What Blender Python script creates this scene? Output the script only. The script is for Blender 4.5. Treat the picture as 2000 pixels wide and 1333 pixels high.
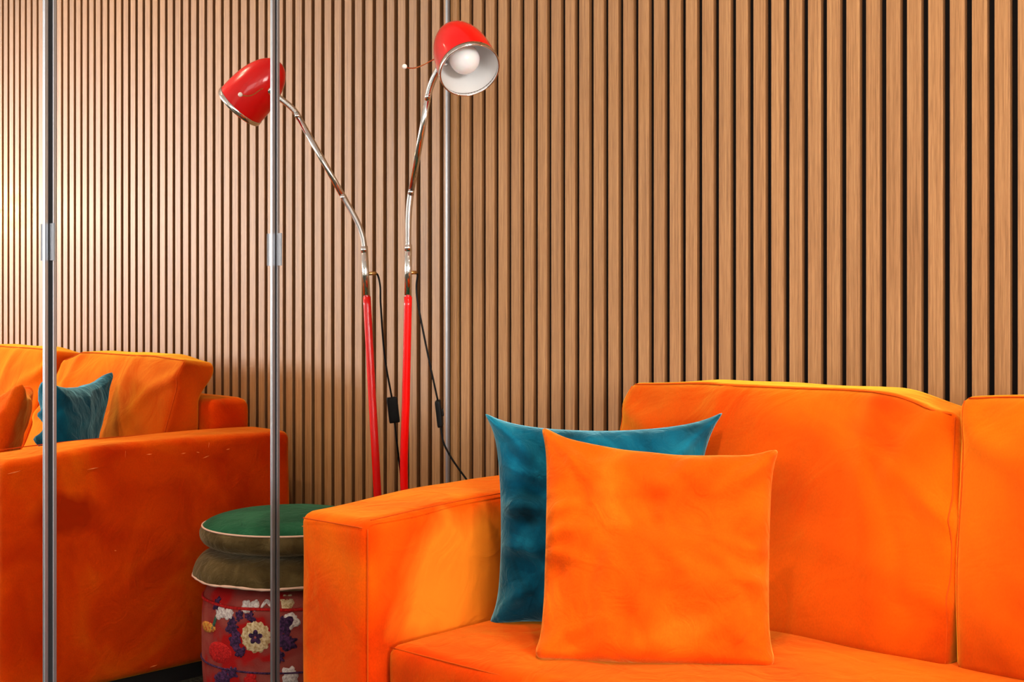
import bpy, bmesh, math, random
from mathutils import Vector, Matrix, noise
random.seed(7)
for o in list(bpy.data.objects): bpy.data.objects.remove(o, do_unlink=True)
S = bpy.context.scene
COL = S.collection
PI = math.pi

# ------------------------------------------------------------------ camera
F, HOR, IW, IH = 2700.0, 587.0, 2000.0, 1333.0        # focal length and horizon in photo pixels
PHI = math.radians(43.093)                             # angle between view axis and the slat wall's normal
CAM = Vector((2.3168, -2.2645, 0.91))
FW = Vector((-math.sin(PHI), math.cos(PHI), 0)); RT = Vector((math.cos(PHI), math.sin(PHI), 0)); UP = Vector((0, 0, 1))
cd = bpy.data.cameras.new('camera'); cam = bpy.data.objects.new('camera', cd); COL.objects.link(cam)
cam.location = CAM; cam.rotation_euler = (PI/2, 0, PHI)
cd.sensor_width = 36; cd.lens = 36*F/IW; cd.shift_y = -(IH/2-HOR)/IW; cd.clip_start = 0.05
S.camera = cam

# ------------------------------------------------------------------ light and exposure
w = bpy.data.worlds.new('world'); S.world = w; w.use_nodes = True
w.node_tree.nodes['Background'].inputs[0].default_value = (0.75, 0.86, 1, 1)
w.node_tree.nodes['Background'].inputs[1].default_value = 1.0
VS = S.view_settings
VS.view_transform = 'Standard'; VS.look = 'None'; VS.gamma = 1; VS.use_curve_mapping = False
VS.exposure = 0.03
S.display_settings.display_device = 'sRGB'

def area(name, loc, rot, sx, sy, power, col, shape='RECTANGLE'):
    l = bpy.data.lights.new(name, 'AREA'); l.shape = shape; l.size = sx
    if shape in ('RECTANGLE', 'ELLIPSE'): l.size_y = sy
    l.energy = power; l.color = col
    o = bpy.data.objects.new(name, l); COL.objects.link(o); o.location = loc; o.rotation_euler = rot
    return o
# daylight entering by the window of the far right-hand wall (x = 9) and the window of the front wall (y = -6)
DAY = (1.0, 0.965, 0.935)
area('daylight_window', (9.06, -4.35, 1.65), (0, PI/2, 0), 1.5, 2.6, 650, DAY)
area('daylight_window.001', (3.2, -6.06, 1.45), (PI/2, 0, 0), 3.0, 1.5, 60, DAY)
WARM = (1.0, 0.78, 0.55)
DOWN = [(x, y) for x in (1.35, 2.75, 4.15) for y in (-0.85, -1.25)]

# ------------------------------------------------------------------ helpers
def px_dir(px, py): return FW + RT*((px-1000)/F) + UP*((HOR-py)/F)
def at(px, py, x=None, y=None, z=None):
    d = px_dir(px, py)
    s = (x-CAM.x)/d.x if x is not None else (y-CAM.y)/d.y if y is not None else (z-CAM.z)/d.z
    return CAM + d*s
def sm(a, b, t):
    t = max(0, min(1, (t-a)/(b-a))); return t*t*(3-2*t)

def new_obj(name, verts, faces, mat, parent=None, smooth=True):
    me = bpy.data.meshes.new(name); me.from_pydata([tuple(v) for v in verts], [], faces); me.validate(); me.update()
    bm = bmesh.new(); bm.from_mesh(me); bmesh.ops.remove_doubles(bm, verts=bm.verts, dist=1e-6)
    bmesh.ops.recalc_face_normals(bm, faces=bm.faces); bm.to_mesh(me); bm.free()
    if smooth:
        for p in me.polygons: p.use_smooth = True
    if mat: me.materials.append(mat)
    o = bpy.data.objects.new(name, me); COL.objects.link(o)
    if parent: link_child(o, parent)
    return o
def link_child(o, parent):
    o.parent = parent
    if not parent.parent: o.matrix_parent_inverse = Matrix.Translation(parent.location).inverted()
def tag(o, label=None, cat=None, group=None, kind=None):
    if label: o['label'] = label
    if cat: o['category'] = cat
    if group: o['group'] = group
    if kind: o['kind'] = kind
    return o
def thing(name, loc, label, cat, group=None):
    o = bpy.data.objects.new(name, None); COL.objects.link(o); o.location = loc; o.empty_display_size = .05
    return tag(o, label, cat, group)

def box_geo(x0, x1, y0, y1, z0, z1):
    v = [(x0,y0,z0),(x1,y0,z0),(x1,y1,z0),(x0,y1,z0),(x0,y0,z1),(x1,y0,z1),(x1,y1,z1),(x0,y1,z1)]
    f = [(0,3,2,1),(4,5,6,7),(0,1,5,4),(1,2,6,5),(2,3,7,6),(3,0,4,7)]
    return v, f
def box(name, x0, x1, y0, y1, z0, z1, mat, parent=None, bevel=0):
    v, f = box_geo(x0, x1, y0, y1, z0, z1)
    o = new_obj(name, v, f, mat, parent, smooth=False)
    if bevel:
        bm = bmesh.new(); bm.from_mesh(o.data)
        bmesh.ops.bevel(bm, geom=bm.edges[:], offset=bevel, segments=2, profile=.5, affect='EDGES')
        bm.to_mesh(o.data); bm.free()
    return o
def boxes(name, lst, mat, parent=None):
    V, Fc = [], []
    for b in lst:
        v, f = box_geo(*b); n = len(V); V += v; Fc += [tuple(i+n for i in q) for q in f]
    return new_obj(name, V, Fc, mat, parent, smooth=False)

def rbox(name, c, half, r, n, warp, mat, parent=None):
    """rounded box built from six dense grids; warp(p, s) reshapes it, s = position in the unit cube"""
    V, Fc = [], []
    def spread(i, m): t = -1+2*i/m; return math.sin(t*PI/2)*.55+t*.45
    for ax in range(3):
        a, b = (ax+1) % 3, (ax+2) % 3
        na, nb = n[a], n[b]
        for sg in (-1, 1):
            base = len(V)
            for i in range(na+1):
                for j in range(nb+1):
                    s = [0, 0, 0]; s[ax] = sg; s[a] = spread(i, na); s[b] = spread(j, nb)
                    P = [s[k]*half[k] for k in range(3)]
                    Q = [max(-(half[k]-r), min(half[k]-r, P[k])) for k in range(3)]
                    d = Vector([P[k]-Q[k] for k in range(3)])
                    if d.length > 1e-9: P = Vector(Q)+d.normalized()*r
                    P = Vector(P)+Vector(c)
                    V.append(warp(P, s) if warp else P)
            for i in range(na):
                for j in range(nb):
                    q = base+i*(nb+1)+j
                    Fc.append((q, q+nb+1, q+nb+2, q+1))
    return new_obj(name, V, Fc, mat, parent)

def frames(pts):
    T = []
    for i in range(len(pts)):
        T.append((pts[min(i+1, len(pts)-1)]-pts[max(i-1, 0)]).normalized())
    up = Vector((0, 0, 1)) if abs(T[0].z) < .9 else Vector((1, 0, 0))
    N = [(up - T[0]*up.dot(T[0])).normalized()]
    for i in range(1, len(pts)):
        v = N[-1]-T[i]*N[-1].dot(T[i]); N.append(v.normalized())
    return T, N
def tube(name, pts, rad, mat, parent=None, seg=12, cap=True):
    pts = [Vector(p) for p in pts]; T, N = frames(pts); V, Fc = [], []
    R = rad if callable(rad) else (lambda i: rad)
    for i, p in enumerate(pts):
        B = T[i].cross(N[i])
        for k in range(seg):
            a = 2*PI*k/seg; V.append(p+(N[i]*math.cos(a)+B*math.sin(a))*R(i))
    for i in range(len(pts)-1):
        for k in range(seg):
            k2 = (k+1) % seg; Fc.append((i*seg+k, i*seg+k2, (i+1)*seg+k2, (i+1)*seg+k))
    if cap:
        Fc.append(tuple(range(seg-1, -1, -1))); Fc.append(tuple((len(pts)-1)*seg+k for k in range(seg)))
    return new_obj(name, V, Fc, mat, parent)
def bez(p0, p1, p2, p3, n):
    p0, p1, p2, p3 = map(Vector, (p0, p1, p2, p3)); out = []
    for i in range(n+1):
        t = i/n; out.append(p0*(1-t)**3+p1*3*t*(1-t)**2+p2*3*t*t*(1-t)+p3*t**3)
    return out
def spline(P, n=10):
    P = [Vector(p) for p in P]; P = [P[0]*2-P[1]]+P+[P[-1]*2-P[-2]]; out = []
    for i in range(1, len(P)-2):
        for k in range(n):
            t = k/n; a, b, c, d = P[i-1:i+3]
            out.append(.5*((2*b)+(c-a)*t+(2*a-5*b+4*c-d)*t*t+(3*b-a-3*c+d)*t**3))
    out.append(P[-2]); return out
def lathe(name, prof, mat, parent=None, loc=(0,0,0), axis=(0,0,1), seg=40, closed=False, wob=None):
    """prof: (radius, height) pairs turned about axis"""
    ax = Vector(axis).normalized(); q = ax.to_track_quat('Z', 'Y'); V, Fc = [], []
    for i, (r, h) in enumerate(prof):
        for k in range(seg):
            a = 2*PI*k/seg; rr, hh = (wob(r, h, a) if wob else (r, h))
            V.append(Vector(loc)+q @ Vector((rr*math.cos(a), rr*math.sin(a), hh)))
    m = len(prof)
    for i in range(m if closed else m-1):
        j = (i+1) % m
        for k in range(seg):
            k2 = (k+1) % seg; Fc.append((i*seg+k, i*seg+k2, j*seg+k2, j*seg+k))
    return new_obj(name, V, Fc, mat, parent)
def ball(name, c, r, mat, parent=None, seg=20, squash=1):
    prof = [(max(1e-5, r*math.sin(PI*i/seg)), -r*math.cos(PI*i/seg)*squash) for i in range(seg+1)]
    return lathe(name, prof, mat, parent, c, seg=seg*2)

# ------------------------------------------------------------------ materials
def mat(name, col, rough=.5, metal=0, spec=.5, **k):
    m = bpy.data.materials.new(name); m.use_nodes = True
    b = m.node_tree.nodes['Principled BSDF']
    b.inputs['Base Color'].default_value = (*col, 1); b.inputs['Roughness'].default_value = rough
    b.inputs['Metallic'].default_value = metal; b.inputs['Specular IOR Level'].default_value = spec
    for kk, v in k.items(): b.inputs[kk.replace('_', ' ')].default_value = v
    return m
def nd(m, t, **k):
    n = m.node_tree.nodes.new(t)
    for a, v in k.items(): setattr(n, a, v)
    return n
def lk(m, a, b): m.node_tree.links.new(a, b)
def ramp(m, fac, stops):
    r = nd(m, 'ShaderNodeValToRGB'); lk(m, fac, r.inputs[0]); e = r.color_ramp.elements
    while len(e) < len(stops): e.new(.5)
    for i, (p, c) in enumerate(stops): e[i].position = p; e[i].color = (*c, 1) if len(c) == 3 else c
    return r.outputs[0]
def noise_tex(m, vec, scale, detail=4, rough=.55, dist=0):
    n = nd(m, 'ShaderNodeTexNoise'); n.inputs['Scale'].default_value = scale; n.inputs['Detail'].default_value = detail
    n.inputs['Roughness'].default_value = rough; n.inputs['Distortion'].default_value = dist
    if vec: lk(m, vec, n.inputs['Vector'])
    return n.outputs['Fac']
def geo_pos(m): return nd(m, 'ShaderNodeNewGeometry').outputs['Position']
def scaled(m, vec, s):
    n = nd(m, 'ShaderNodeMapping'); n.inputs['Scale'].default_value = s; lk(m, vec, n.inputs['Vector']); return n.outputs[0]
def bump(m, h, strength, dist=.002):
    b = nd(m, 'ShaderNodeBump'); b.inputs['Strength'].default_value = strength; b.inputs['Distance'].default_value = dist
    lk(m, h, b.inputs['Height']); lk(m, b.outputs[0], m.node_tree.nodes['Principled BSDF'].inputs['Normal'])

def velvet(name, dark, mid, light, sheen, sw=.5, scale=5.0, off=(0,0,0), sr=.4, rub=None):
    m = mat(name, mid, .9, spec=.03)
    b = m.node_tree.nodes['Principled BSDF']
    P = geo_pos(m)
    mp = nd(m, 'ShaderNodeMapping'); mp.inputs['Location'].default_value = off; lk(m, P, mp.inputs['Vector']); P = mp.outputs[0]
    a = noise_tex(m, P, scale, 3, .5, .8)            # brushed nap patches
    c = ramp(m, a, [(.30, dark), (.52, mid), (.72, light)])
    fine = noise_tex(m, scaled(m, P, (420, 420, 260)), 1, 2)
    mx = nd(m, 'ShaderNodeMix', data_type='RGBA', blend_type='MULTIPLY'); mx.inputs[0].default_value = .22
    lk(m, c, mx.inputs[6]); lk(m, ramp(m, fine, [(.3, (.5,.5,.5)), (.7, (1.2,1.2,1.2))]), mx.inputs[7])
    out = mx.outputs[2]
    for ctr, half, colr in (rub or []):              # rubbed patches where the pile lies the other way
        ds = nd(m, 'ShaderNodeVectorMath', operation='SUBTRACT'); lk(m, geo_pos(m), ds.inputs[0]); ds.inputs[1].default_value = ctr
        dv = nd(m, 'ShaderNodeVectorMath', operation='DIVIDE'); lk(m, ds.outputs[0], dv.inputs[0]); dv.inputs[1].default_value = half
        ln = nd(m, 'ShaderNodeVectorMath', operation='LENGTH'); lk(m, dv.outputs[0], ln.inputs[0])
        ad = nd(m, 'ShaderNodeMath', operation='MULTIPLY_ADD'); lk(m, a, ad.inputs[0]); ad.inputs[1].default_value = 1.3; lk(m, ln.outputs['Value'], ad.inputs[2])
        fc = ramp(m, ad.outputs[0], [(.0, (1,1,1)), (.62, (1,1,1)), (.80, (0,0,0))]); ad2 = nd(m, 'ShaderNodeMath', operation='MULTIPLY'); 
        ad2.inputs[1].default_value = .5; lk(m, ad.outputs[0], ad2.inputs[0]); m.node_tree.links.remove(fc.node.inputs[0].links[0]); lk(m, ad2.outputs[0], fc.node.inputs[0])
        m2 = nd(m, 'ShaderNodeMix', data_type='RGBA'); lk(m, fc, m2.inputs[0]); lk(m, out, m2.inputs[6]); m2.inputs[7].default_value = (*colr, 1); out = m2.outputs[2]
    lk(m, out, b.inputs['Base Color'])
    b.inputs['Sheen Weight'].default_value = sw; b.inputs['Sheen Roughness'].default_value = sr
    b.inputs['Sheen Tint'].default_value = (*sheen, 1)
    crease = noise_tex(m, P, scale*3.0, 3, .5, 1.4)
    bump(m, crease, .55, .008)
    return m

M = {}
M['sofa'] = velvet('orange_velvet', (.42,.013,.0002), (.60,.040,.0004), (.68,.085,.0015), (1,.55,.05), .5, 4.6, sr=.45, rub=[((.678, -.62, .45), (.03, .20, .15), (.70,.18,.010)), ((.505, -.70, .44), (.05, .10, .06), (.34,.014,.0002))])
M['cushion'] = velvet('orange_cushion_velvet', (.40,.022,.0003), (.58,.058,.0006), (.66,.092,.001), (1,.60,.05), 1.0, 3.4, (3,1,2), sr=.5)
M['pillow'] = velvet('orange_pillow_velvet', (.60,.052,.001), (.68,.082,.002), (.74,.125,.005), (1,.55,.10), .6, 7, (1,7,2), sr=.4)
M['teal'] = velvet('teal_velvet', (.002,.022,.036), (.002,.075,.135), (.008,.16,.25), (.30,.75,.90), .75, 9, (5,2,8))
M['seam'] = mat('orange_seam', (.50,.060,.002), .9, spec=.1)
M['black'] = mat('black_plastic', (.004,.004,.004), .5, spec=.15)
M['plinth'] = mat('black_plinth', (.006,.006,.006), .8)
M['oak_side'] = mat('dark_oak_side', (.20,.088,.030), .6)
M['felt'] = mat('black_felt', (.006,.005,.005), .95, spec=.1)
M['chrome'] = mat('chrome', (.78,.77,.75), .09, 1)
M['alu'] = mat('brushed_aluminium', (.30,.31,.33), .38, .85)
M['red'] = mat('red_lacquer', (.66,.0015,.001), .22, spec=.3, Coat_Weight=.35, Coat_Roughness=.05)
M['shade_in'] = mat('white_enamel', (.86,.85,.83), .35)
M['bulb'] = mat('opal_glass', (.93,.92,.92), .12, Subsurface_Weight=.3)
M['brass'] = mat('brass', (.80,.52,.20), .22, 1)
M['pearl'] = mat('ivory_knob', (.82,.76,.70), .25)
M['wallp'] = mat('wall_paint', (.78,.75,.70), .8)
M['ceil'] = mat('ceiling_paint', (.85,.84,.82), .85)
M['frame'] = mat('window_frame_paint', (.7,.7,.7), .4)
M['mirror'] = mat('mirror_silver', (.94,.935,.92), 0.0, 1)
M['gap'] = mat('dark_gap', (.012,.012,.013), .6)

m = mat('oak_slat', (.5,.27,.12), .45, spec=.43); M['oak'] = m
b = m.node_tree.nodes['Principled BSDF']
tc = nd(m, 'ShaderNodeTexCoord'); oi = nd(m, 'ShaderNodeObjectInfo')
vm = nd(m, 'ShaderNodeVectorMath', operation='MULTIPLY_ADD'); cx = nd(m, 'ShaderNodeCombineXYZ')
for i in range(3): lk(m, oi.outputs['Random'], cx.inputs[i])
lk(m, cx.outputs[0], vm.inputs[0]); vm.inputs[1].default_value = (3.1, 2.3, 17.7); lk(m, tc.outputs['Object'], vm.inputs[2])
g1 = noise_tex(m, scaled(m, vm.outputs[0], (230, 230, 3.0)), 1, 4, .6, .5)
g2 = noise_tex(m, scaled(m, vm.outputs[0], (900, 900, 22)), 1, 2, .6)
c1 = ramp(m, g1, [(.30, (.27,.128,.045)), (.48, (.375,.188,.071)), (.70, (.46,.25,.102))])
c2 = ramp(m, g2, [(.36, (.60,.55,.48)), (.58, (1,1,1))])
mx = nd(m, 'ShaderNodeMix', data_type='RGBA', blend_type='MULTIPLY'); mx.inputs[0].default_value = .6
lk(m, c1, mx.inputs[6]); lk(m, c2, mx.inputs[7])
mx2 = nd(m, 'ShaderNodeMix', data_type='RGBA', blend_type='MULTIPLY'); mx2.inputs[0].default_value = 1
lk(m, mx.outputs[2], mx2.inputs[6]); lk(m, ramp(m, oi.outputs['Random'], [(0, (.95,.94,.93)), (1, (1.04,1.04,1.04))]), mx2.inputs[7])
lk(m, mx2.outputs[2], b.inputs['Base Color']); bump(m, g2, .12, .0006)

m = mat('carpet', (.03,.03,.022), 1, spec=.05); M['carpet'] = m
P = geo_pos(m); lk(m, ramp(m, noise_tex(m, P, 160, 3, .7), [(.35, (.012,.012,.009)), (.5, (.05,.047,.032)), (.7, (.13,.12,.085))]), m.node_tree.nodes['Principled BSDF'].inputs['Base Color'])
bump(m, noise_tex(m, P, 200, 2), .8, .004)

# ------------------------------------------------------------------ the room
RX, RY, RZ = 9.0, -6.0, 2.7
tag(box('floor', -.12, RX, RY, .05, -.05, 0, M['carpet']), 'dark olive carpet floor under the sofa', 'floor', kind='structure')
tag(box('ceiling', -.12, RX, RY, .05, RZ, RZ+.05, M['ceil']), 'white painted ceiling of the room', 'ceiling', kind='structure')
wall = tag(box('wall_back', -.12, RX, .011, .05, 0, RZ, M['felt']), 'oak slat panelling with black gaps behind the sofa', 'wall', kind='structure')
tag(box('wall_left', -.12, -.06, RY, .05, 0, RZ, M['wallp']), 'plain wall behind the mirrored doors', 'wall', kind='structure')
def wall_with_hole(name, horiz, c0, c1, holes, label):
    L, z0, z1 = [], .7+.2*(not horiz), 2.2+.2*(not horiz)
    a = c0
    for h0, h1 in holes:
        L.append((a, h0, 0, RZ)); L.append((h0, h1, 0, z0)); L.append((h0, h1, z1, RZ)); a = h1
    L.append((a, c1, 0, RZ))
    bs = [((RX, RX+.1, s, e, p, q) if not horiz else (s, e, RY-.1, RY, p, q)) for s, e, p, q in L]
    return tag(boxes(name, bs, M['wallp']), label, 'wall', kind='structure')
wall_with_hole('wall_right', False, RY, .05, [(-5.65, -3.05)], 'plain pale wall with a window, opposite the mirrored doors')
wall_with_hole('wall_front', True, -.12, RX, [(1.7, 4.7)], 'plain pale wall with a window, opposite the oak slats')
def win(name, horiz, s, e, label):
    z0, z1, t = .7+.2*(not horiz), 2.2+.2*(not horiz), .05; mid = (s+e)/2
    L = [(s, e, z0, z0+t), (s, e, z1-t, z1), (s, s+t, z0+t, z1-t), (e-t, e, z0+t, z1-t), (mid-t/2, mid+t/2, z0+t, z1-t)]
    bs = [((RX+.01, RX+.05, a, b_, p, q) if not horiz else (a, b_, RY-.05, RY-.01, p, q)) for a, b_, p, q in L]
    tag(boxes(name, bs, M['frame']), label, 'window', kind='structure')
win('window_1', False, -5.65, -3.05, 'grey framed window in the far right wall')
win('window_2', True, 1.7, 4.7, 'grey framed wide window in the front wall')

# slats: 27 mm wide, 11 mm deep, every 40 mm
PITCH, SW, SD, X0 = .04, .027, .011, .0352
v, f = box_geo(0, SW, 0, SD, 0, RZ)
src = new_obj('slat', v, f, M['oak'], wall, smooth=False)
bm = bmesh.new(); bm.from_mesh(src.data)
ed = [e for e in bm.edges if abs(e.verts[0].co.z-e.verts[1].co.z) > 1 and e.verts[0].co.y < .001]
bmesh.ops.bevel(bm, geom=ed, offset=.0012, segments=2, profile=.5, affect='EDGES'); bm.to_mesh(src.data); bm.free()
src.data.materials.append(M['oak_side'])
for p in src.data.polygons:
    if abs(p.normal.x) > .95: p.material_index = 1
src.location = (X0, 0, 0)
k = 1
while k < 150:
    o = src.copy(); COL.objects.link(o); o.location = (X0+PITCH*k, 0, 0); k += 1
new_obj('slat', *box_geo(.0012, X0-PITCH+SW, 0, SD, 0, RZ), M['oak'], wall, smooth=False)

# ------------------------------------------------------------------ mirrored folding doors (mirror faces at x = 0)
DL = [(-.0045, -.5050, 'mirrored door panel beside the slat wall corner, reflecting the red lamp pole'),
      (-.5095, -1.0065, 'middle mirrored door panel, between the two aluminium handles'),
      (-1.0155, -1.5155, 'mirrored door panel at the left edge of the picture')]
DZ0, DZ1 = .015, 2.66
for i, (ya, yb, lab) in enumerate(DL):
    d = thing('mirror_door', (0, (ya+yb)/2, DZ0), lab, 'mirror door', 'mirrored folding doors')
    e = .0075
    box('door_core', -.020, -.004, yb+.001, ya-.001, DZ0, DZ1, M['gap'], d)
    box('mirror_pane', -.004, 0, yb+e, ya-e, DZ0+e, DZ1-e, M['mirror'], d)
    for a, b_ in ((ya-e, ya), (yb, yb+e)):
        box('edge_profile', -.019, .0035, a, b_, DZ0, DZ1, M['alu'], d, .0008)
    box('top_rail', -.019, .0022, yb+e, ya-e, DZ1-e, DZ1, M['alu'], d)
    box('bottom_rail', -.019, .0022, yb+e, ya-e, DZ0, DZ0+e, M['alu'], d)
    if i:      # grip plate on the edge towards the corner
        z0, z1 = .982, 1.049
        prof = [(0, 0), (.015, 0), (.0205, .0012), (.0240, .0042), (.0225, .0056), (.0190, .0032), (.015, .0024), (0, .0024)]
        V = [(x+.0015, ya+.0032-y_*.6, z) for z in (z0, z1) for x, y_ in prof]; n = len(prof)
        Fc = [(q, (q+1) % n, n+(q+1) % n, n+q) for q in range(n)]+[tuple(range(n)), tuple(range(2*n-1, n-1, -1))]
        h = new_obj('handle', V, Fc, M['alu'], d, smooth=False); h['label'] = 'small brushed aluminium grip'
tag(box('trim_1', -.055, .004, -1.515, -.004, 2.661, 2.699, M['alu']), 'aluminium head track above the mirrored doors', 'trim', kind='structure')
tag(box('trim_2', -.055, .003, -1.515, -.004, .001, .013, M['alu']), 'aluminium floor track below the mirrored doors', 'trim', kind='structure')

# ------------------------------------------------------------------ sofa
AX0, AX1 = .505, .678          # left arm, outer and inner face
AZ = .580                      # arm height
SX1 = 2.03                     # inner face of the far arm
sofa = thing('sofa', (1.27, -.45, 0), 'orange velvet sofa against the slatted wall, with loose back cushions', 'sofa')
def nz(p, s, a): return noise.noise(Vector(p)*s)*a
def arm_warp(sign):
    def wf(P, s):
        f_ = sm(-.55, -.84, P.y)
        P = P.copy()
        P.z -= .016*f_*sm(.3, .58, P.z)                                  # slopes a little at the front
        P.x += nz(P, 9, .004)*sm(.02, .2, P.z) ; P.y += nz(P+Vector((3,0,0)), 7, .003)
        P.z += nz(P, 6, .003)*sm(.2, .5, P.z)
        return P
    return wf
def arm(x0, x1):
    c = ((x0+x1)/2, -.4575, (.035+AZ)/2); h = ((x1-x0)/2, .3875, (AZ-.035)/2)
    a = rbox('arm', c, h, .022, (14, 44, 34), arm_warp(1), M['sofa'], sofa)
    return a
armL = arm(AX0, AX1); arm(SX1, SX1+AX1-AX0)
def seam(name, pts, parent, r=.0011, m_='seam', n=6): return tube(name, spline(pts, n), r, M[m_], parent, seg=6)
seam('seam', [(AX1-.001, -.8415, z) for z in (.05, .2, .35, .5, .552)], armL)
seam('seam', [(AX1-.0015, y, .5655+.012*sm(-.84, -.6, y)) for y in (-.835, -.7, -.55, -.4, -.25)], armL)
seam('seam', [(AX0+.002+t*(AX1-AX0-.004), -.8445, .5535) for t in (.08, .3, .6, .95)], armL)
M['scuff'] = mat('scuffed_pile', (.86,.22,.06), .9, spec=.05)
for (px, py, L, sl) in ((402, 893, .020, .25), (386, 884, .010, -.2), (407, 870, .012, 1.4), (358, 886, .014, .1), (292, 888, .016, 0), (182, 916, .030, .08), (28, 923, .030, .15), (246, 888, .016, 1.5), (445, 878, .012, .1), (300, 1302, .020, .1), (225, 1076, .006, 0)):
    q = at(px, py, x=-AX0); V = []
    for (a_, h_) in ((-1, 0), (0, .0012), (1, 0), (0, -.0012)):
        yy, zz = q.y+a_*L/2*math.cos(sl), q.z+a_*L/2*math.sin(sl)+h_
        xx = AX0+nz((AX0, yy, zz), 9, .004)
        V += [(xx-.0007, yy, zz), (xx+.002, yy, zz)]
    new_obj('scuff_mark', V, [(0,2,4,6), (1,7,5,3), (0,1,3,2), (2,3,5,4), (4,5,7,6), (6,7,1,0)], M['scuff'], armL, smooth=False)
# plinth, base, back
box('plinth', AX0+.015, SX1+.155, -.80, -.09, 0, .04, M['plinth'], sofa)
rbox('base', ((AX1+SX1)/2, -.44, .13), ((SX1-AX1)/2-.001, .365, .095), .012, (30, 12, 6), None, M['sofa'], sofa)
def back_warp(P, s):
    P = P.copy(); P.z += .004*math.sin(P.x*9)+nz(P, 8, .003); return P
rbox('backrest', ((AX1+SX1)/2-.0, -.135, .34), ((SX1-AX1)/2+.004, .065, .315), .028, (40, 10, 20), back_warp, M['sofa'], sofa)
def seat_warp(P, s):
    P = P.copy(); t = (P.x-AX1)/(SX1-AX1)
    if s[2] > -.9:
        P.z += .016*(1-abs(s[0])**6)*(1-abs(s[1])**4)*sm(.25, .36, P.z)
    P.y += nz(P, 8, .003); P.z += nz(P+Vector((0,5,0)), 7, .004)*sm(.3, .36, P.z)
    return P
SZ = .367
seat = rbox('seat_cushion', ((AX1+SX1)/2, -.505, (.226+SZ)/2), ((SX1-AX1)/2-.004, .305, (SZ-.226)/2), .020, (70, 34, 8), seat_warp, M['sofa'], sofa)
seam('seam', [(AX1+.012+i*.12, -.8035, SZ-.0045) for i in range(12)], seat)
seam('seam', [(AX1+.0075, -.796, z) for z in (.24, .27, .3, .33, .352)], seat)
# back cushions: wedge shaped, fuller towards the seat
def back_cushion(x0, x1, z1, droop, seed, ll=0, lr=0):
    z0 = SZ+.004
    c = ((x0+x1)/2, 0, (z0+z1)/2); h = ((x1-x0)/2, .1, (z1-z0)/2)
    def wf(P, s):
        t = max(0, (P.z-z0)/(z1-z0))
        yf = -.372+.132*t**1.05; yb = -.203+.052*sm(.7, .95, t)
        q = (P.y+.1)/.2
        y = yf+(yb-yf)*q
        e = (1-abs(s[0])**4)*(1-abs(s[2])**4)
        y -= .030*e*(1-q)
        x = P.x+(ll*sm(0, -1, s[0])+lr*sm(0, 1, s[0]))*(.5-t)
        x += .010*s[0]*(1-abs(s[2])**2)*(.3+.7*(1-abs(2*q-1)**2))
        z = P.z
        if s[2] > 0: z -= droop*sm(.55, 1, s[0])*sm(0, 1, s[2]); z -= .012*sm(.55, 1, -s[0])*sm(.5, 1, s[2])*(q)
        z += .010*(1-abs(s[0])**2.5)*sm(.3, 1, s[2])
        p = Vector((x, y, z)); sv = Vector((seed*3.7, seed, 0))
        wz = (1-q)*.7+.3
        y += noise.noise(Vector((p.x*6, 0, p.z*5))+sv)*.006*wz
        # tension folds running out of the corners and sides
        for (cx_, cz_, ang, wd, am, ln) in ((x1, z0+.21, 2.62, .016, .010, .20), (x1, z0+.10, 2.9, .02, .007, .2), (x1-.05, z1, -1.9, .018, .007, .16), (x0, z1-.02, -.7, .02, .008, .22), (x1-.16, z1, -1.4, .02, .006, .15), (x0+.22, z1, -1.75, .02, .006, .17)):
            dx, dz = p.x-cx_, p.z-cz_
            al = dx*math.cos(ang)+dz*math.sin(ang); ac = -dx*math.sin(ang)+dz*math.cos(ang)+.03*noise.noise(Vector((al*9, seed+cx_, 0)))
            if -.03 < al < ln*1.6: y -= 1.5*am*math.exp(-(ac/wd)**2)*math.exp(-(al/ln)**2)*(1-q)
        x += noise.noise(Vector((0, p.y*9, p.z*7))+sv)*.004*abs(s[0])**3
        z += noise.noise(Vector((p.x*7, p.y*7, 3))+sv)*.004*sm(.5, 1, s[2])
        return Vector((x, y, z))
    o = rbox('back_cushion', c, h, .016, (56, 14, 46), wf, M['cushion'], sofa)
    def S_(sx, sy, sz): return wf(Vector((c[0]+sx*h[0]*.997, c[1]+sy*h[1], c[2]+sz*h[2]*.997)), (sx, sy, sz))
    seam('seam', [S_(t, -.93, .985)+Vector((0, -.0005, .0005)) for t in [-.97+i*.0970 for i in range(21)]], o, .0011, n=3)
    seam('seam', [S_(.985, -.93, t)+Vector((.0005, -.0005, 0)) for t in [-.97+i*.0970 for i in range(21)]], o, .0011, n=3)
    seam('seam', [S_(-.985, -.93, t)+Vector((-.0005, -.0005, 0)) for t in [-.97+i*.0970 for i in range(21)]], o, .0011, n=3)
    return o
back_cushion(.725, 1.386, .757, .020, 1, 0, .045)
back_cushion(1.396, 2.022, .762, .010, 4, .045, 0)

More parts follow.
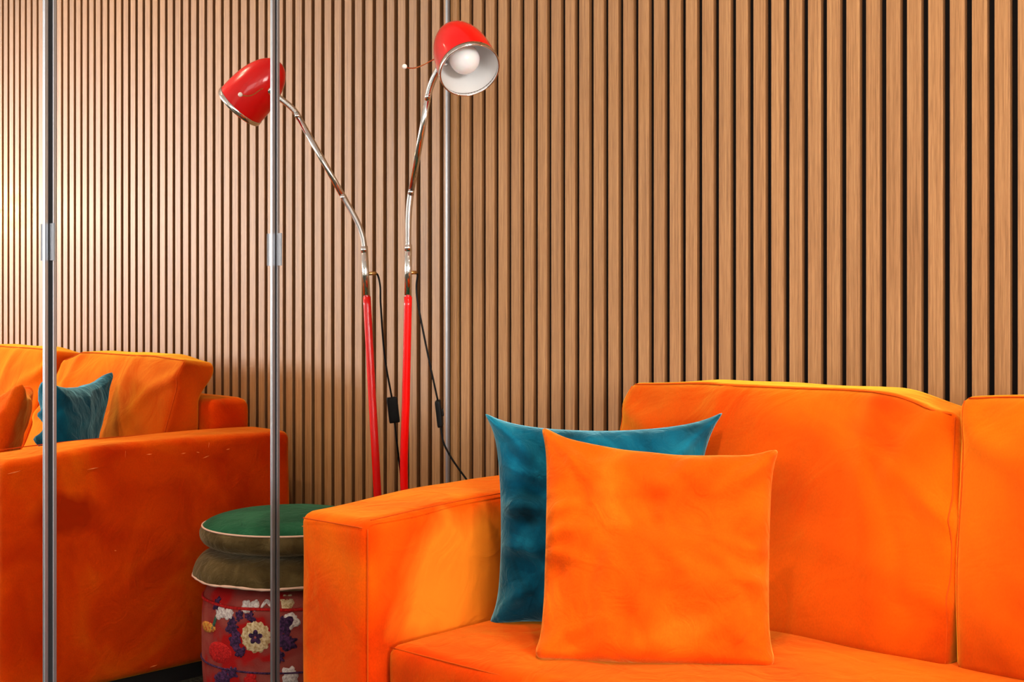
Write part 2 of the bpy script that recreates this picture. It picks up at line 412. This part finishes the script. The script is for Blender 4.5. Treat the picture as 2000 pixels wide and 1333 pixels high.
# ------------------------------------------------------------------ throw pillows
def pillow(name, TL, TR, BL, BR, tf, tb, cu, ct, cb, m_, label, seed, folds, N=60, lip=.0):
    TL, TR, BL, BR = map(Vector, (TL, TR, BL, BR)); ctr = (TL+TR+BL+BR)/4
    TL, TR, BL, BR = (ctr+(q_-ctr)*g_ for q_, g_ in zip((TL, TR, BL, BR), (1.075, 1.075, 1.04, 1.04)))
    n = ((TR+BR-TL-BL).cross(TL+TR-BL-BR)).normalized()
    if n.dot(CAM-ctr) < 0: n = -n
    V, Fc, idx = [], [], {}
    def pt(u, v, side):
        u0_, v0_ = u, v
        k_ = .87
        if abs(u) > k_ and abs(v) > k_:             # blunt, rounded corner tips
            a, b_ = (abs(u)-k_)/(1-k_), (abs(v)-k_)/(1-k_); g_ = max(a, b_)/math.hypot(a, b_)
            u = math.copysign(k_+a*g_*(1-k_), u); v = math.copysign(k_+b_*g_*(1-k_), v)
        cv = ct if v > 0 else cb
        uu = u*(1-cu[0]*(1-v*v)-cu[1]*(1-abs(v)**7)); vv = v*(1-cv[0]*(1-u*u)-cv[1]*(1-abs(u)**7))
        a, b_ = (uu+1)/2, (vv+1)/2
        P = BL*(1-a)*(1-b_)+BR*a*(1-b_)+TL*(1-a)*b_+TR*a*b_
        u, v = u0_, v0_
        hgt = ((1-u*u)*(1-v*v))
        h = max(0, hgt)**.42*(1-.12*v)*.86+.14*max(0, 1-max(u*u, v*v))**.5
        e = 1-hgt
        wr = noise.noise(Vector((u*1.7, v*1.7, seed)))*.010*hgt**.4+noise.noise(Vector((u*4+9, v*4, seed+side)))*.006*hgt**.3
        for (u0, v0, ang, wd, am, ln) in folds:
            dx, dz = u-u0, v-v0
            al = dx*math.cos(ang)+dz*math.sin(ang); ac = -dx*math.sin(ang)+dz*math.cos(ang)+.10*noise.noise(Vector((al*2.5, seed, u0)))
            if al > -.15: wr += am*math.exp(-(ac/wd)**2)*math.exp(-(al/ln)**2)*min(1, hgt*5)
        t = tf*h+wr*1.9 if side > 0 else -(tb*h+wr*.6)
        t += (.0045 if side > 0 else -.0045)*min(1, (1-max(abs(u), abs(v)))*22)
        t += lip*sm(-.80, -1, v)*(.4+.6*abs(u)**2)
        # seam edges ripple a little
        P = P+n*(noise.noise(Vector((u*3, v*3, seed+5)))*.007*e**3)
        return P+n*t
    for side in (1, -1):
        for i in range(N+1):
            for j in range(N+1):
                u, v = math.sin((-1+2*i/N)*PI/2), math.sin((-1+2*j/N)*PI/2)
                u = .6*u+.4*(-1+2*i/N); v = .6*v+.4*(-1+2*j/N)
                key = (i, j, 0 if i in (0, N) or j in (0, N) else side)
                if key not in idx: idx[key] = len(V); V.append(pt(u, v, side))
        for i in range(N):
            for j in range(N):
                g = lambda a, b_: idx[(a, b_, 0 if a in (0, N) or b_ in (0, N) else side)]
                Fc.append((g(i, j), g(i+1, j), g(i+1, j+1), g(i, j+1)))
    base = Vector((ctr.x, ctr.y, min(v.z for v in V)))
    o = new_obj(name, [v-base for v in V], Fc, M[m_]); o.location = base
    bm = bmesh.new(); bm.from_mesh(o.data)
    if bm.calc_volume(signed=True) < 0: bmesh.ops.reverse_faces(bm, faces=bm.faces[:]); bm.to_mesh(o.data)
    bm.free()
    return tag(o, label, 'pillow', 'throw pillows on the sofa')
TF = [(-1, 1, -.8, .10, .012, .5), (1, 1, -2.3, .10, .012, .5), (-1, .1, .15, .08, .012, .45), (-1, -.25, -.1, .08, .010, .5), (-1, -.9, .7, .1, .012, .4), (-1, .5, -.2, .07, .010, .35), (.4, 1, -1.3, .08, .009, .4), (-.1, 1, -1.7, .08, .008, .4)]
pillow('teal_pillow', (.724, -.628, .722), (.972, -.303, .718), (.702, -.598, .364), (1.00, -.432, .374), .060, .045, (.06, .12), (.115, .11), (.02, .07), 'teal',
       'teal velvet throw pillow with pointed corners, behind the orange pillow', 2.0, TF)
OF = [(-1, -.05, .25, .06, .010, .30), (-1, -.18, -.1, .05, .010, .30), (-1, .12, .5, .06, .007, .35), (-1, 1, -.75, .09, .012, .55), (1, 1, -2.2, .10, .010, .5), (1, .0, 3.0, .07, .008, .35), (1, -.3, 2.8, .06, .008, .4), (-1, -1, .6, .08, .010, .45), (1, -1, 2.4, .08, .010, .4), (.3, 1, -1.9, .12, .008, .6)]
pillow('orange_pillow', at(1064, 838, y=-.622), at(1514, 881, y=-.440), at(1046, 1284, z=.376), at(1514, 1301, z=.378), .058, .040, (.02, .08), (.10, .10), (-.04, .03), 'pillow',
       'orange velvet throw pillow standing in front of the teal pillow', 6.0, OF, lip=.016)

# ------------------------------------------------------------------ floor lamp
lamp = thing('floor_lamp', (.066, -.135, 0), 'red and chrome gooseneck floor lamp between sofa arm and mirrored doors', 'lamp')
lathe('base', [(.0001, 0), (.060, 0), (.064, .004), (.064, .014), (.058, .021), (.018, .026), (.0001, .026)], M['red'], lamp, (.066, -.135, 0))
A0, A1, A2, A3, A4 = Vector((.0690, -.197, .918)), Vector((.0735, -.2005, 1.030)), Vector((.112, -.228, 1.143)), Vector((.219, -.278, 1.338)), Vector((.262, -.302, 1.381))
tube('pole', spline([(.055, -.145, .022), (.052, -.165, .22), (.0455, -.1868, .49), (.057, -.192, .70), A0], 12), .0090, M['red'], lamp, 20)
tube('upper_tube', [A0-(A1-A0)*.02, A0+(A1-A0)*.5, A1], .0080, M['chrome'], lamp, 20)
tdir = (A3-A2).normalized()
def goose(pts):
    n = len(pts); return tube('gooseneck', pts, lambda i: .0064+.0009*math.sin(i*PI/2), M['chrome'], lamp, 14)
up1 = (A1-A0).normalized()
goose(bez(A1, A1+up1*.045, A2-tdir*.04, A2, 200))
tube('arm_tube', [A2-tdir*.003, (A2+A3)/2, A3+tdir*.003], .0068, M['chrome'], lamp, 20)
tube('ferrule', [A2-tdir*.003, A2+tdir*.008], .0070, M['chrome'], lamp, 18); tube('ferrule', [A3-tdir*.010, A3+tdir*.004], .0070, M['chrome'], lamp, 18)
tube('ferrule', [A1-up1*.012, A1+up1*.003], .0081, M['chrome'], lamp, 18)
# shade: a dome whose open rim looks down to the room
RC = Vector((.384, -.321, 1.366)); AXD = Vector((.67, -.30, -.68)).normalized()
prof = [(.0600, 0), (.0605, .012), (.0602, .03), (.0585, .055), (.0545, .08), (.0475, .103), (.0375, .123), (.0245, .138), (.011, .1455), (.0002, .147)]
prof = [(p.x, p.y) for p in spline([(a, b_, 0) for a, b_ in prof], 4)]
inn = [(max(.0001, r-.0014), h-.001) for r, h in prof]
shade = lathe('lamp_shade', prof, M['red'], lamp, RC, -AXD, 56)
lathe('shade_lining', inn, M['shade_in'], shade, RC, -AXD, 56)['label'] = 'white enamel lining'
lathe('rim_band', [(.0588, -.0012), (.0606, -.0016), (.0616, -.0008), (.0620, .003), (.0618, .0095), (.0608, .0102), (.0588, .006)], M['chrome'], shade, RC, -AXD, 64, closed=True)['label'] = 'chrome rim'
# lining wear mark near the rim
sid = AXD.cross(UP).normalized()
lathe('lamp_socket', [(.0001, .138), (.017, .138), (.019, .12), (.019, .082), (.015, .078), (.0001, .078)], M['shade_in'], lamp, RC, -AXD, 28)
bc = RC-AXD*.040
lathe('bulb', [(.0001, -.0305)]+[(.0305*math.sin(a), -.0305*math.cos(a)) for a in [PI*k/18 for k in range(1, 14)]]+[(.0165, .030), (.0135, .042), (.0135, .052), (.0001, .052)], M['bulb'], lamp, bc, -AXD, 40)['label'] = 'round opal light bulb'
q = RC-AXD*.093; J = q+(A4-q-AXD*(A4-q).dot(AXD)).normalized()*.049
dn = (A4-A3).normalized()
goose(bez(A3, A3+tdir*.028, J-(J-A4).normalized()*.018-UP*.004, J, 110))
lathe('shade_collar', [(.0001, -.006), (.011, -.006), (.012, 0), (.010, .006), (.0001, .007)], M['chrome'], lamp, J, (J-q), 20)
BL_ = Vector((.275, -.396, 1.377))
tube('switch_stem', bez(J+Vector((.004, -.006, .006)), J+Vector((.008, -.035, .010)), BL_+Vector((-.004, .04, -.010)), BL_, 20), .0013, M['brass'], lamp, 8)
ball('switch_knob', BL_, .0052, M['pearl'], lamp, 12)
ct = A0+(A1-A0)*.47
tube('cord_outlet', [ct+Vector((0, .007, 0)), ct+Vector((-.003, .020, .001)), ct+Vector((-.004, .027, .001))], .0042, M['brass'], lamp, 12)
e0 = ct+Vector((-.004, .027, .001))
sw0, sw1 = Vector((.0770, -.1140, .685)), Vector((.0770, -.1050, .626))
cord = tube('cord', spline([e0, e0+Vector((-.001, .006, -.006)), (.0605, -.164, .94), (.0630, -.160, .895), (.0735, -.139, .781), sw0], 14), .0023, M['black'], lamp, 10)
tube('cord', spline([sw1, (.079, -.098, .590), (.088, -.085, .558), (.100, -.070, .529), (.112, -.055, .502), (.128, -.038, .46), (.138, -.025, .36), (.140, -.022, .1), (.15, -.025, .006)], 10), .0023, M['black'], lamp, 10)
# in-line switch body
ax = (sw0-sw1).normalized(); wd = Vector((.62, -.78, 0)); wd = (wd-ax*wd.dot(ax)).normalized(); th = ax.cross(wd)
if th.x < 0: th = -th
cm = (sw0+sw1)/2
def sw_warp(P, s): return cm+wd*P.x+th*P.y+ax*P.z
isw = rbox('inline_switch', (0, 0, 0), (.0125, .0062, .0305), .003, (6, 6, 8), sw_warp, M['black'], cord)
rbox('rocker', (0, .0072, .002), (.005, .0030, .008), .001, (4, 4, 4), sw_warp, M['pearl'] if False else M['black'], lamp)

# ------------------------------------------------------------------ stacked pouf and seat cushions between the arm and the mirror
PC = Vector((.228, -.298, 0))
m = mat('floral_pouf_cloth', (.35,.05,.035), .9, spec=.1); M['pouf'] = m
P = geo_pos(m)
lk(m, ramp(m, noise_tex(m, P, 11, 2, .5, .4), [(.40, (.30,.060,.045)), (.50, (.26,.035,.028)), (.55, (.36,.008,.007)), (.75, (.32,.007,.006))]), m.node_tree.nodes['Principled BSDF'].inputs['Base Color'])
bump(m, noise_tex(m, P, 420, 2), .5, .002)
def thread(n, a, c):
    m = mat(n, a, .85, spec=.2); P = geo_pos(m)
    lk(m, ramp(m, noise_tex(m, P, 170, 3, .7), [(.38, c), (.58, a)]), m.node_tree.nodes['Principled BSDF'].inputs['Base Color'])
    bump(m, noise_tex(m, P, 300, 2), .8, .003); return m
M['cream'] = thread('cream_thread', (.72,.58,.34), (.40,.24,.09)); M['white'] = thread('white_thread', (.78,.72,.66), (.45,.36,.34))
M['navy'] = thread('navy_thread', (.020,.010,.035), (.10,.03,.10)); M['green_t'] = thread('green_thread', (.05,.13,.08), (.03,.07,.05))
M['gold'] = thread('gold_thread', (.62,.36,.05), (.45,.06,.02)); M['redt'] = thread('red_thread', (.55,.012,.010), (.30,.006,.006)); M['rose'] = thread('rose_thread', (.45,.12,.11), (.30,.07,.06))
PR = [(.0001, 0), (.150, 0), (.170, .006), (.184, .022), (.190, .05), (.193, .11), (.193, .19), (.190, .236), (.184, .256), (.170, .270), (.14, .277), (.0001, .278)]
pouf = thing('floral_pouf', (PC.x, PC.y, 0), 'red floral embroidered round pouf under two cushions, seen in mirror', 'pouf')
lathe('pouf_body', [(a.x, a.y) for a in spline([(r, h, 0) for r, h in PR], 4)], M['pouf'], pouf, PC, seg=64)
def R_(z):
    for (r0, h0), (r1, h1) in zip(PR[1:], PR[2:]):
        if h0 <= z <= h1 and h1 > h0: return r0+(r1-r0)*(z-h0)/(h1-h0)
    return .15
def pouf_pos(th, z, e): return Vector((PC.x+(R_(z)+e)*math.cos(th), PC.y+(R_(z)+e)*math.sin(th), z))
MC = Vector((-CAM.x, CAM.y, CAM.z))
def pouf_hit(px, py):          # where the mirrored sight line meets the pouf's side
    d = px_dir(px, py); d = Vector((-d.x, d.y, d.z)); o = MC-PC
    a = d.x**2+d.y**2; b_ = 2*(o.x*d.x+o.y*d.y); c = o.x**2+o.y**2-.192**2
    D = b_*b_-4*a*c; s = (-b_-math.sqrt(max(0, D)))/(2*a); p = MC+d*s
    return math.atan2(p.y-PC.y, p.x-PC.x), p.z
def patch(name, th0, z0, outline, e, mt, parent=pouf):
    """raised stitched patch: outline(phi) -> radius in metres"""
    V, Fc, n = [pouf_pos(th0, z0, e)], [], 40
    for ri, (fr, ee) in enumerate(((.5, e), (.92, e), (1, -.001))):
        for k in range(n):
            a = 2*PI*k/n; r = outline(a)*fr
            V.append(pouf_pos(th0+r*math.cos(a)/.192, min(.27, max(.008, z0+r*math.sin(a))), ee))
    for k in range(n): Fc.append((0, 1+k, 1+(k+1) % n))
    for q_ in range(2):
        for k in range(n): Fc.append((1+q_*n+k, 1+(q_+1)*n+k, 1+(q_+1)*n+(k+1) % n, 1+q_*n+(k+1) % n))
    return new_obj(name, V, Fc, M[mt], parent)
def ell(a_, b__, rot=0): return lambda t: a_*b__/math.sqrt((b__*math.cos(t-rot))**2+(a_*math.sin(t-rot))**2)
def scal(r, n, amp): return lambda t: r*(1-amp+amp*abs(math.cos(n*t/2)))
def blob(r, sd, amp=.45): return lambda t: r*(1+amp*noise.noise(Vector((math.cos(t)*1.9+sd, math.sin(t)*1.9, sd*1.3))) + .15*noise.noise(Vector((math.cos(t)*6+sd, math.sin(t)*6, sd))))
def flower(th, z, r):
    f_ = patch('embroidered_flower', th, z, scal(r, 13, .16), .0020, 'cream')
    for k in range(5):
        a = 2*PI*k/5+.3; patch('flower_petal', th+math.cos(a)*r*.24/.192, z+math.sin(a)*r*.24, ell(r*.21, r*.15, a), .0034, 'navy', f_)
    patch('flower_eye', th, z, ell(r*.08, r*.08), .0044, 'rose', f_)
def motif(dth):
    rnd = random.Random(3)
    for (px, py, kind, *a) in [
        (428, 1275, 'redt', ell(.024, .042, 1.5)), (406, 1225, 'gold', ell(.012, .040, 1.5)), (420, 1215, 'green_t', ell(.030, .0045, 2.0)), (430, 1196, 'white', blob(.017, 3)), (446, 1200, 'white', blob(.014, 8)),
        (455, 1222, 'navy', blob(.017, 1, .8)), (461, 1250, 'navy', blob(.018, 5, .8)), (470, 1274, 'navy', blob(.012, 7, .8)), (487, 1206, 'navy', blob(.012, 11, .8)), (467, 1205, 'navy', blob(.010, 12, .8)),
        (555, 1222, 'navy', blob(.019, 13, .8)), (561, 1255, 'navy', blob(.018, 14, .8)), (545, 1283, 'navy', blob(.014, 15, .8)), (568, 1215, 'white', blob(.018, 16)), (480, 1186, 'white', blob(.014, 17)), (495, 1184, 'white', blob(.012, 27)), (560, 1180, 'cream', blob(.017, 18)), (420, 1180, 'navy', blob(.013, 20, .8)),
        (440, 1322, 'navy', blob(.016, 21, .8)), (455, 1316, 'navy', blob(.013, 22, .8)), (425, 1328, 'navy', blob(.013, 23, .8)), (567, 1322, 'white', blob(.020, 24)), (490, 1328, 'redt', blob(.016, 25)), (515, 1180, 'white', ell(.014, .004, 2.2)), (522, 1178, 'white', ell(.014, .004, .9))]:
        th, z = pouf_hit(px, py)
        patch('embroidered_patch', th+dth, z, a[0], .0014+rnd.random()*.0006, kind)
    th, z = pouf_hit(500, 1245); flower(th+dth, z, .037)
for dth in (0, 2.1, -2.1): motif(dth)
def ring(name, z, e, r, mt, parent, seg=72, wob=0):
    pts = [pouf_pos(2*PI*k/seg, z+wob*math.sin(k*.7), e) for k in range(seg+1)]
    return tube(name, pts, r, M[mt], parent, 8, cap=False)
zt = pouf_hit(500, 1192)[1]; ring('piping', zt, .0015, .0035, 'redt', pouf, wob=.0008)
zb = pouf_hit(500, 1315)[1]; ring('piping', zb, .001, .0022, 'navy', pouf)

M['olive'] = velvet('olive_velvet', (.040,.026,.009), (.075,.050,.018), (.12,.085,.034), (.7,.6,.4), .35, 14, (2,2,2))
M['greenc'] = velvet('green_cotton', (.008,.050,.022), (.012,.075,.034), (.020,.105,.050), (.4,.7,.5), .15, 9, (8,1,3))
M['pink'] = mat('pale_piping', (.62,.40,.30), .8)
def wobf(seed, ar, ah): return lambda r, h, a: (r*(1+ar*noise.noise(Vector((math.cos(a)*1.5, math.sin(a)*1.5, seed+h*6)))), h+ah*noise.noise(Vector((math.cos(a)*2+r*9, math.sin(a)*2, seed)))*min(1, r/.1))
# olive cushion: dome with a corded bottom edge
oc = thing('olive_cushion', (PC.x, PC.y-.006, .2785), 'olive round seat cushion with pale cord, between pouf and green cushion', 'cushion')
ol = Vector((PC.x, PC.y-.006, .2795))
prof = [(.0001, 0), (.15, 0), (.190, .003), (.206, .0095), (.2075, .014), (.205, .028), (.197, .044), (.183, .057), (.160, .0645), (.12, .066), (.0001, .066)]
lathe('cushion_body', [(a.x, a.y) for a in spline([(r, h, 0) for r, h in prof], 4)], M['olive'], oc, ol, seg=72, wob=wobf(2, .012, .002))
pts = [ol+Vector(((.208*(1+.012*noise.noise(Vector((math.cos(a)*1.5, math.sin(a)*1.5, 2.06)))))*math.cos(a), .208*math.sin(a), .0105+.0015*math.sin(a*9))) for a in [2*PI*k/90 for k in range(91)]]
tube('piping', pts, lambda i: .0026+.0006*math.sin(i*2.2), M['pink'], oc, 8, cap=False)
# green cushion: olive band, piped edge, green domed top
gc = thing('green_cushion', (PC.x, PC.y+.004, .3485), 'green topped round seat cushion with olive side, topmost of the stack', 'cushion')
gl = Vector((PC.x, PC.y+.004, .3485))
band = [(.0001, 0), (.13, 0), (.168, .003), (.190, .012), (.1995, .026), (.2000, .040), (.1945, .0505)]
lathe('side_band', [(a.x, a.y) for a in spline([(r, h, 0) for r, h in band], 4)], M['olive'], gc, gl, seg=72, wob=wobf(5, .012, .001))
top = [(.1945, .0505), (.183, .0600), (.160, .0685), (.12, .0755), (.07, .0790), (.0001, .0800)]
lathe('cushion_top', [(a.x, a.y) for a in spline([(r, h, 0) for r, h in top], 4)], M['greenc'], gc, gl, seg=72, wob=wobf(5, .012, .001))
pts = [gl+Vector((.1955*math.cos(a), .1955*math.sin(a), .0505)) for a in [2*PI*k/90 for k in range(91)]]
tube('piping', pts, .0021, M['pink'], gc, 8, cap=False)

# ------------------------------------------------------------------ lamps that light the room
M['glow'] = mat('lit_opal_shade', (1,.9,.75), .4); b = M['glow'].node_tree.nodes['Principled BSDF']
b.inputs['Emission Color'].default_value = (1, .72, .38, 1); b.inputs['Emission Strength'].default_value = 55
sc = thing('wall_lamp', (2.26, -.02, 1.22), 'lit warm opal globe wall lamp on the slats above the sofa', 'lamp')
lathe('backplate', [(.0001, 0), (.026, 0), (.026, .010), (.0001, .012)], M['brass'], sc, (2.26, -.001, 1.22), (0, -1, 0), 32)
tube('bracket', [(2.26, -.010, 1.22), (2.26, -.05, 1.22)], .008, M['brass'], sc, 12)
ball('globe', (2.26, -.10, 1.22), .060, M['glow'], sc, 16)
M['led'] = mat('lit_downlight', (1,.9,.8), .4); b = M['led'].node_tree.nodes['Principled BSDF']
b.inputs['Emission Color'].default_value = (*WARM, 1); b.inputs['Emission Strength'].default_value = 12
for i, (x, y) in enumerate(DOWN):
    d = thing('downlight', (x, y, RZ), 'warm ceiling downlight, %s from the mirrored doors, row %s the slats' % (('first', 'second', 'third')[i//2], ('nearer', 'farther from')[i % 2]), 'downlight', 'ceiling downlights')
    lathe('trim_ring', [(.036, -.001), (.036, -.004), (.046, -.006), (.050, -.001)], M['frame'], d, (x, y, RZ), seg=24, closed=True)
    lathe('lens', [(.0001, -.0025), (.036, -.0025)], M['led'], d, (x, y, RZ), seg=24)
    l = area('downlight_light', (x, y, RZ-.012), (0, 0, 0), .07, .07, 13, WARM, 'DISK'); l.data.spread = math.radians(130)
